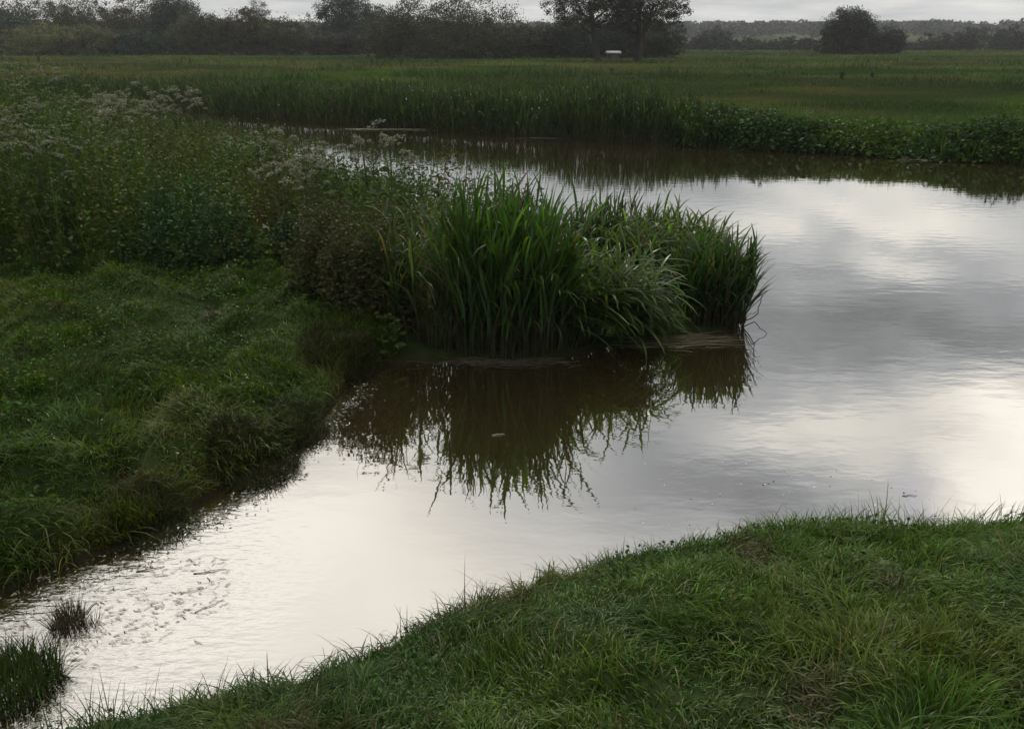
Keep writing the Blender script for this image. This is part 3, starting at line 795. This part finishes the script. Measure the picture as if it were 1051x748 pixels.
# tussocks hanging over the bank
def tussock(name, label, cpx, z, rad, n, L, col, lean=(.3, 2.2), group=None, w=(.004, .008), floor=None, out=1.0):
    cx, cy_ = W(cpx[0], cpx[1], z); o = (float(cx), float(cy_), float(z))
    a, r = U(0, 2 * pi, n), np.sqrt(rng.random(n)) * rad
    x, y = cx + np.cos(a) * r, cy_ + np.sin(a) * r
    zz = np.maximum(height(x, y), -.03) - .01
    ln = lean[0] + (lean[1] - lean[0]) * U(.1, 1, n) * (.4 + .6 * r / rad)
    g = Geo(); c = jit(col, n, .3, .08)
    blades(g, np.stack([x, y, zz], 1), U(*L, n), U(*w, n), a + rng.normal(0, 1.3, n), ln * .3, ln, c * .85, c * 1.15, K=5)
    ob = g.build(name, M_grass, None, o); ob.location = o
    return tag(ob, label, 'tussock', group)
TG = 'tussocks along the edge of the left bank'
tussock('grass_tussock', 'dark brown grass tussock overhanging the bank left of the reeds', (346, 348), .34, .36, 4200, (.07, .17), (.036, .036, .016), group=TG)
tussock('grass_tussock', 'dark brown grass tussock overhanging the water at the middle of the bank', (258, 446), .30, .30, 3800, (.07, .16), (.034, .036, .016), group=TG)
tussock('grass_tussock', 'small brown tussock at the water edge between the two overhanging ones', (306, 416), .26, .22, 1800, (.08, .18), (.040, .042, .020), group=TG)
tussock('grass_tussock', 'low shaggy tussock where the left bank meets the rippled shallows', (150, 512), .22, .26, 2200, (.06, .13), (.036, .044, .018), group=TG)
tussock('grass_tuft', 'small brown grass tuft standing alone in the rippled shallow water', (70, 640), .0, .085, 420, (.07, .20), (.050, .042, .030), (.1, 1.2), w=(.003, .006))
tussock('grass_tuft', 'tiny sparse grass tuft in the water beside the larger brown tuft', (95, 640), .0, .03, 60, (.05, .16), (.050, .042, .030), (.1, 1.0), w=(.003, .005))
tussock('grass_tussock', 'dark green tussock rising from the water at the bottom left corner', (8, 702), .02, .24, 1900, (.09, .22), (.036, .056, .016), (.1, 1.5))

# ------------------------------------------------------------------ floating bits
g = Geo()   # water weed along the left bank
pts = []
for (x0, y0, x1, y1, k, sp) in [(175, 548, 302, 478, 620, .07), (330, 436, 374, 392, 200, .06), (0, 612, 150, 560, 300, .10), (20, 720, 60, 740, 120, .08), (300, 474, 330, 445, 50, .05), (260, 480, 300, 470, 60, .06)]:
    t = rng.random(k); a, b = W(x0 + (x1 - x0) * t, y0 + (y1 - y0) * t)
    pts.append(np.stack([a + rng.normal(0, sp, k) + .06, b + rng.normal(0, sp, k) - .06, U(.003, .012, k)], 1))
P = np.concatenate(pts); leaves(g, P, U(.010, .036, len(P)), jit((.19, .19, .15), len(P), .45, .06), .38, flat=.97)
tag(g.build('water_weed', M_weed), 'pale floating weed and leaf scraps along the left waterline', 'water weed', kind='stuff')
g = Geo(); k = 900
fx, fy = W(U(-10, 235, k), U(572, 690, k)); m = (sdist(fx, fy) < -.05) & (fbm(fx * 3, fy * 5, 401, 2) > .40); fx, fy = fx[m], fy[m]; k = len(fx)
P = np.empty((k, 4, 3)); t = np.linspace(-.5, .5, 4); sa = rng.normal(.15, .35, k); Ls = U(.015, .06, k)
P[..., 0] = fx[:, None] + np.cos(sa)[:, None] * Ls[:, None] * t; P[..., 1] = fy[:, None] + np.sin(sa)[:, None] * Ls[:, None] * t + rng.normal(0, .004, (k, 4)); P[..., 2] = .004
strips(g, P, U(.002, .006, k), sa + pi / 2, jit((.12, .10, .07), k, .6, .08), jit((.12, .10, .07), k, .6, .08), 'leaf')
tag(g.build('floating_scum', M_dry), 'brown scraps of drowned weed and scum in the shallow corner at lower left', 'water weed', kind='stuff')
g = Geo(); k = 90
fx, fy = W(U(640, 1020, k), U(470, 545, k)); leaves(g, np.stack([fx, fy, np.full(k, .003)], 1), U(.006, .018, k), jit((.8, .8, .78), k, .2, .02), .7, flat=.99)
tag(g.build('foam', M_wall), 'tiny white foam flecks drifting on the open water', 'foam', kind='stuff')

def twig(label, p0, p1, r, col=(.11, .09, .07), bend=.02, group='twigs and sticks afloat', name='floating_twig'):
    a, b = np.array(at(*p0, .006)), np.array(at(*p1, .006)); t = np.linspace(0, 1, 7)[:, None]
    P = a + (b - a) * t; P[:, 2] = .003 + np.sin(t[:, 0] * pi) * r * .5
    P[:, :2] += rng.normal(0, bend * .2, (7, 2))
    o = P.mean(0); g = Geo(); tube(g, P, np.linspace(r * .6, r * .3, 7), col, 5)
    ob = g.build(name, M_bark, None, o); ob.location = o
    return tag(ob, label, 'twig', group)
twig('long thin twig floating furthest out beyond the brown tuft', (200, 628), (229, 615), .004)
twig('dark forked twig floating near the left bank at the edge of the ripples', (140, 586), (170, 581), .006)
twig('straight dark twig floating right of the forked one on bright water', (198, 588), (232, 583), .005)
twig('pale stick leaning against the brown grass tuft', (84, 632), (98, 618), .008, (.25, .22, .18))
twig('short dark twig on the blue grey water near the right end of near bank', (927, 508), (941, 508), .005)
twig('thin brown twig floating below the straight dark one', (185, 609), (207, 604), .004)
twig('pale broken reed on the dark water in front of the tallest clump', (506, 446), (518, 445), .008, (.4, .4, .36), name='floating_reed_piece')

# low broad leaves mixed into the meadow turf
n = 60000
x, y = U(-9, .3, n), U(3.3, 10.5, n); m = (np.abs(x) / y < .9) & left_zone(x, y) & (fbm(x * 1.5 + 3, y * 1.5, 301, 2) > .46); x, y = x[m], y[m]
s = sdist(x, y); m = (s > .08) & (herb_depth(x, y) < .4); x, y, s = x[m], y[m], s[m]; n = len(x)
z = height(x, y, s) + U(.02, .11, n) * (.5 + fbm(x * 2.5, y * 2.5, 311, 2))
cl = LPAL[0] + (LPAL[2] - LPAL[0]) * sstep(.4, .6, fbm(x * 1.2, y * 1.2, 321, 2))[:, None]
rd = rng.random(n) < .04; cl[rd] = (.07, .045, .025)
g = Geo(); leaves(g, np.stack([x, y, z], 1), U(.018, .045, n), jit(cl, n, .3, .08), .65, flat=.6)
tag(g.build('clover_leaves', M_herb), 'low broad clover and dock leaves in the turf of the left bank', 'clover', kind='stuff')

# small flowers in the meadow
k = 130
x, y = U(-9, 0, k), U(4, 9, k); m = left_zone(x, y); x, y = x[m], y[m]; s = sdist(x, y); m = (s > .15) & (herb_depth(x, y) < 0); x, y, s = x[m], y[m], s[m]; k = len(x)
g = Geo(); z = height(x, y, s)
for q in range(3):
    leaves(g, np.stack([x, y, z + .12 + rng.normal(0, .02, k)], 1) + rng.normal(0, .004, (k, 3)), U(.007, .015, k), jit((.55, .55, .46), k, .2, .05), .8, flat=.6)
tag(g.build('clover_flowers', M_flower), 'tiny white clover flowers dotted through the left meadow', 'flowers', kind='stuff')

# ------------------------------------------------------------------ trees
def tree(name, label, cat, px, d, w_px, top, col, lobes=None, trunk=.25, n=3200, group=None, leaf=(.25, .5), trunks=None, open_=0.0, base=None, tr=None):
    """px: centre column; w_px: crown width in photo pixels; top: photo row of the top"""
    rngl = rng
    sc = d * CP / F                                    # metres per pixel out there
    x0 = (px - CX) * sc; z0 = float(height(np.array([x0]), np.array([float(d)]))[0])
    zt = CAM_Z + (HOR - top) * sc * CP
    lobes = lobes or [(0, .55, .5, .45)]
    Wd = w_px * sc; Hh = (zt - z0) / max(l_[1] + l_[3] for l_ in lobes)
    root = empty(name, (x0, d, z0 - .05)); tag(root, label, cat, group)
    n = int(n * 7.5); leaf = (leaf[0] * .68, leaf[1] * .68)
    o = (x0, d, z0 - .05)
    g = Geo()
    tr = tr or max(.10, Hh * .028)
    for (tx, lean_) in (trunks or [(0, 0)]):
        tb = np.array([x0 + tx * Wd, d, z0 - .3]); tt = tb + np.array([lean_ * Hh, 0, Hh * .55])
        mid = (tb + tt) / 2 + np.array([rngl.normal(0, .02) * Hh, 0, 0])
        tube(g, [tb, tb + (mid - tb) * .2, mid, tt], [tr * 1.5, tr, tr * .75, tr * .4], jit((.03, .026, .022), 1, .15, .05)[0], 8)
        for k in range(7):
            t = U(.35, .95); b = tb + (tt - tb) * t; a = U(0, 2 * pi); L = Hh * U(.2, .42)
            e = b + np.array([math.cos(a) * L * .8, math.sin(a) * L * .8, L * U(.4, .9)])
            m_ = (b + e) / 2 + np.array([0, 0, -L * .08])
            tube(g, [b, m_, e], [tr * .35, tr * .22, tr * .07], jit((.03, .026, .022), 1, .15, .05)[0], 6)
    g.build('trunk', M_bark, root, o)
    g = Geo()
    vol = np.array([l_[2] * l_[2] * l_[3] for l_ in lobes]); vol = vol ** .7 / (vol ** .7).sum()
    for (lx, lz, lw, lh), f in zip(lobes, vol):
        m = int(n * f)
        nc = max(10, m // 60)
        dv = rngl.normal(size=(nc, 3)); dv /= np.linalg.norm(dv, axis=1, keepdims=True)
        rad_ = U(.0, 1, nc) ** (1 / 2.2) * (1 + rngl.normal(0, .07, nc))
        C = dv * rad_[:, None] * np.array([lw * Wd, lw * Wd * .8, lh * Hh]) + np.array([x0 + lx * Wd, d, z0 + lz * Hh])
        ci = rngl.integers(0, nc, m)
        sig = np.clip(min(Wd * lw, Hh * lh) * .14, .22, .9)
        P = C[ci] + rngl.normal(0, 1, (m, 3)) * sig * np.array([1, 1, .7]) * U(.6, 1.3, nc)[ci][:, None]
        P[:, 2] = np.maximum(P[:, 2], z0 + .05)
        cl = jit(np.asarray(col) * .8, nc, .25, .07)[ci]
        leaves(g, P, U(*leaf, m), jit(cl, m, .2, .05), .6)
    g.build('crown', M_tree, root, o)
    return root
OL, GN, GY, BR = (.056, .066, .024), (.036, .066, .028), (.060, .066, .040), (.064, .056, .028)
# left thicket
TGp = 'bushes and trees of the thicket beyond the field at left'
BUSH = [(0, .42, .5, .46), (-.25, .35, .3, .33), (.27, .38, .3, .36), (0, .14, .56, .17)]
TALL = [(0, .62, .36, .36), (-.22, .45, .28, .3), (.22, .5, .3, .32), (.05, .25, .45, .25), (0, .12, .55, .14)]
L_ = [
 (-20, 175, 110, 4, (.030, .058, .036), BUSH, 'dark bluish green bush at the far left edge of the field'),
 (45, 166, 84, 24, (.13, .14, .045), BUSH, 'low yellowish green bush in front of the left thicket'),
 (92, 168, 66, 27, (.10, .105, .04), BUSH, 'smaller olive yellow bush right of the yellowish green one'),
 (30, 195, 130, -8, BR, TALL, 'tall brownish tree above the yellowish green bush with sky flecks'),
 (95, 195, 110, -6, OL, TALL, 'tall dull olive tree reaching out of view above the olive yellow bush'),
 (150, 185, 100, -4, BR, TALL, 'broad dark brown tree in the middle of the left thicket'),
 (140, 168, 50, 30, (.030, .056, .034), BUSH, 'small dark green bush at the foot of the left thicket'),
 (182, 180, 60, -12, (.040, .062, .044), TALL, 'greener tree with airy top left of the sky gap'),
 (205, 170, 60, 12, OL, BUSH, 'rounded olive bush just left of the sky gap'),
 (252, 168, 72, 9, BR, TALL, 'dark brown bush with ragged twiggy top right of the sky gap'),
 (292, 166, 52, 19, OL, BUSH, 'low round bush at the right end of the left thicket'),
 (266, 300, 34, -3, (.060, .062, .060), TALL, 'pale grey hazy tree rising behind the left thicket'),  # leaf colour greyed to stand in for distance haze
 (316, 290, 20, 20, (.060, .062, .056), BUSH, 'small pale hazy tree in the gap below open sky'),  # haze painted into the leaves here too, hence the grey
 (352, 190, 66, -20, (.030, .052, .034), TALL, 'tall blue green tree left of the big dome shaped bush'),
 (345, 168, 60, 32, (.036, .042, .034), BUSH, 'low dark shrub under the tall blue green tree'),
 (386, 195, 56, 4, (.040, .058, .040), TALL, 'greyish tree behind the left side of the big dome bush'),
]
for (px, d, w, top, col, lb, lab) in L_:
    bush = lb is BUSH
    tree('bush' if bush and top > 8 else 'tree', lab, 'bush' if bush and top > 8 else 'tree', px, d, w, top, col, lb, n=4200 if w > 55 else 2200, group=TGp, leaf=(.28, .6))
for (px, w, top, lab) in [(20, 150, 36, 'low dark bush behind the yellowish green bush'), (140, 150, 36, 'low dark bush behind the small dark green bush'), (250, 150, 38, 'low dark bush behind the ragged twiggy bush'),
                          (330, 110, 40, 'low dark bush closing the gap under open sky'), (440, 170, 36, 'low dark bush behind the big dome shaped bush'), (560, 130, 38, 'low dark bush behind the paired trees')]:
    tree('bush', lab, 'bush', px, 205, w, top, (.036, .042, .026), [(0, .3, .55, .6), (-.35, .3, .3, .4), (.35, .3, .3, .4)], n=1700, group=TGp, leaf=(.35, .7))
DOME = [(0, .46, .5, .5), (-.25, .36, .3, .36), (.27, .36, .3, .36), (-.38, .22, .16, .22), (.40, .22, .16, .22), (0, .10, .52, .13)]
tree('bush', 'huge dome shaped dark bush in the middle of the tree line', 'bush', 458, 138, 172, 0, (.052, .055, .030), DOME, n=11000, leaf=(.25, .5))
tree('bush', 'lower bush on the right flank of the dome shaped one', 'bush', 556, 142, 64, 24, (.046, .050, .032), BUSH, n=3600, leaf=(.22, .45))
# willows
WIL = [(-.22, .62, .26, .24), (.02, .70, .30, .26), (.25, .60, .25, .24), (-.33, .5, .17, .14), (.36, .48, .16, .16), (0, .45, .36, .18), (-.2, .36, .2, .14), (.25, .36, .2, .14)]
tree('willow_tree', 'tall open crowned tree with the leaning trunk, left of the pair', 'tree', 608, 116, 112, -48, (.046, .050, .030), WIL, n=3400, leaf=(.2, .42), trunks=[(.055, -.10)], tr=.5)
tree('willow_tree', 'tall open crowned tree with the straight dark trunk, right of the pair', 'tree', 655, 116, 104, -44, (.046, .050, .030), WIL, n=3400, leaf=(.2, .42), trunks=[(0, .0), (.01, .13)], tr=.45)
tree('bush', 'dark green bush mass behind the left trunk of the pair', 'bush', 597, 140, 72, 14, (.026, .044, .030), BUSH, n=4200, leaf=(.22, .45))
tree('bush', 'dark bush mass behind the right trunk of the pair', 'bush', 662, 142, 74, 18, (.032, .046, .030), BUSH, n=4200, leaf=(.22, .45))
tree('bush', 'small rounded bush between the trunks of the pair', 'bush', 634, 146, 44, 26, (.036, .050, .034), BUSH, n=2400, leaf=(.22, .45))
# right
RT = [(-.08, .58, .36, .40), (-.32, .40, .18, .24), (.12, .52, .30, .36), (-.1, .22, .42, .22), (-.05, .08, .45, .10)]
tree('oak_tree', 'big round headed dark tree standing alone in the right of the field', 'tree', 872, 178, 62, 8, (.026, .036, .024), RT, n=7500, leaf=(.24, .5))
tree('bush', 'dark round bush against the right side of the lone tree', 'bush', 909, 180, 40, 27, (.026, .036, .024), BUSH, n=3200, leaf=(.24, .5))
HG = 'hedge bushes at the far edge of the field'
for (px, w, top, lab) in [(732, 24, 31, 'hedge bush with a pointed top, tallest left of the lone tree'), (705, 30, 40, 'low hedge bush beside the paired trees'), (758, 30, 41, 'low wide hedge bush right of the pointed one'),
                          (790, 26, 43, 'lowest hedge bush in the middle of the gap'), (820, 34, 40, 'hedge bush just left of the lone tree'), (948, 34, 44, 'low hedge bush right of the white speck'),
                          (975, 40, 35, 'broad hedge bush, second from the right'), (1016, 52, 27, 'tall rounded hedge tree near the right edge'), (1050, 40, 34, 'hedge bush cut by the right edge of the view')]:
    tree('hedge_bush', lab, 'bush', px, 250 + (px % 7) * 3, w * 1.55, top - 2, (.036, .046, .036), BUSH, n=1700, group=HG, leaf=(.4, .8))

# distant woods on the hill
g = Geo(); k = 900
x = U(-480, 620, k); y = U(560, 930, k) 
z = height(x, y)
hh = U(7.5, 10.5, k); cl = jit((.034, .044, .038), k, .15, .04)
m = 170
P = np.repeat(np.stack([x, y, z], 1), m, 0); dv = rng.normal(size=(k * m, 3)); dv /= np.linalg.norm(dv, axis=1, keepdims=True); dv *= (rng.random(k * m) ** .4)[:, None]
P += dv * np.repeat(np.stack([U(5, 9, k), U(5, 9, k), hh * .5], 1), m, 0); P[:, 2] += np.repeat(hh * .5, m)
leaves(g, P, U(1.5, 3.2, k * m), jit(np.repeat(cl, m, 0), k * m, .2, .04), .7)
tag(g.build('distant_woods', M_tree), 'hazy wooded ridge on the horizon', 'woods', kind='stuff')

# ------------------------------------------------------------------ far buildings between the trees
def shed(name, label, px, d, L, D, hw, hr, roofcol, wallcol):
    sc = d * CP / F; x0 = (px - CX) * sc; z0 = float(height(np.array([x0]), np.array([float(d)]))[0])
    root = empty(name, (x0, d, z0)); tag(root, label, 'shed')
    a, b = L / 2, D / 2
    v = [(-a, -b, -.3), (a, -b, -.3), (a, b, -.3), (-a, b, -.3), (-a, -b, hw), (a, -b, hw), (a, b, hw), (-a, b, hw), (-a, 0, hw + hr), (a, 0, hw + hr)]
    g = Geo(); g.add(v, [(0, 1, 5, 4), (1, 2, 6, 5), (2, 3, 7, 6), (3, 0, 4, 7), (4, 8, 7, 7), (5, 6, 9, 9)], wallcol); g.build('wall', M_wall, root, smooth=False)
    e = .25
    r = [(-a - e, -b - e, hw - .05), (a + e, -b - e, hw - .05), (a + e, 0, hw + hr + .06), (-a - e, 0, hw + hr + .06), (-a - e, b + e, hw - .05), (a + e, b + e, hw - .05)]
    r2 = [(q[0], q[1], q[2] + .12) for q in r]
    g = Geo(); g.add(r + r2, [(0, 1, 2, 3), (3, 2, 5, 4), (9, 8, 7, 6), (10, 11, 8, 9), (0, 6, 7, 1), (4, 5, 11, 10), (0, 3, 9, 6), (3, 4, 10, 9), (1, 7, 8, 2), (2, 8, 11, 5)], roofcol); g.build('roof', M_wall, root, smooth=False)
    g = Geo(); g.add([(-.5, -b - .02, 0), (.5, -b - .02, 0), (.5, -b - .02, hw * .8), (-.5, -b - .02, hw * .8)], [(0, 1, 2, 3)], (.1, .1, .1)); g.build('door', M_wall, root, smooth=False)
shed('low_shed', 'low long shed with a white roof seen between the paired trunks', 630, 132, 1.7, 2, .80, .16, (.33, .33, .33), (.05, .05, .04))
shed('white_barn', 'tiny white barn right of the lone tree', 926, 300, 2.4, 3, 1.3, .8, (.8, .8, .8), (.7, .7, .7))

# field plants and post
def stalk_plant(name, label, cat, px, by, h, col, group=None):
    x, y = W(px, by, .5); x, y = float(x), float(y); z = float(height(np.array([x]), np.array([y]))[0]); o = (x, y, z)
    root = empty(name, o); tag(root, label, cat, group)
    g = Geo(); tube(g, [(x, y, z - .05), (x + .01, y, z + h * .5), (x + .03, y, z + h)], [.03, .025, .015], col, 5); g.build('stem', M_dry, root, o)
    k = 160; t = rng.random(k) ** .6; g = Geo(); P = np.stack([x + rng.normal(0, .07, k), y + rng.normal(0, .07, k), z + h * t], 1)
    leaves(g, P, U(.06, .16, k), jit(col, k, .25, .08), .5); g.build('leaves', M_herb, root, o)
DG = 'dark dock stalks standing up in the far field'
for (px, by, h, lab) in [(628, 76, .5, 'dark dock stalk in the field below the paired trunks'), (549, 78, .45, 'dark dock stalk in the field left of the paired trunks'), (864, 80, .42, 'dark dock stalk in the field below the lone tree'),
                         (895, 80, .36, 'reddish dock stalk right of the one below the lone tree'), (382, 66, .6, 'faint dock stalk in the field below the dome bush')]:
    stalk_plant('dock_stalk', lab, 'dock', px, by, h, (.030, .034, .020), DG)
x, y = W(36, 56, .9); x, y = float(x), 110.0; sc = y * CP / F; x = (36 - CX) * sc; z = float(height(np.array([x]), np.array([y]))[0])
g = Geo(); tube(g, [(x, y, z - .3), (x, y, z + .6), (x + .03, y, z + 1.25), (x + .03, y, z + 1.3)], [.13, .12, .11, .02], (.04, .035, .03), 8)
ob = g.build('fence_post', M_bark, None, (x, y, z)); ob.location = (x, y, z); tag(ob, 'dark wooden post at the left edge of the field before the thicket', 'post')
print('done')
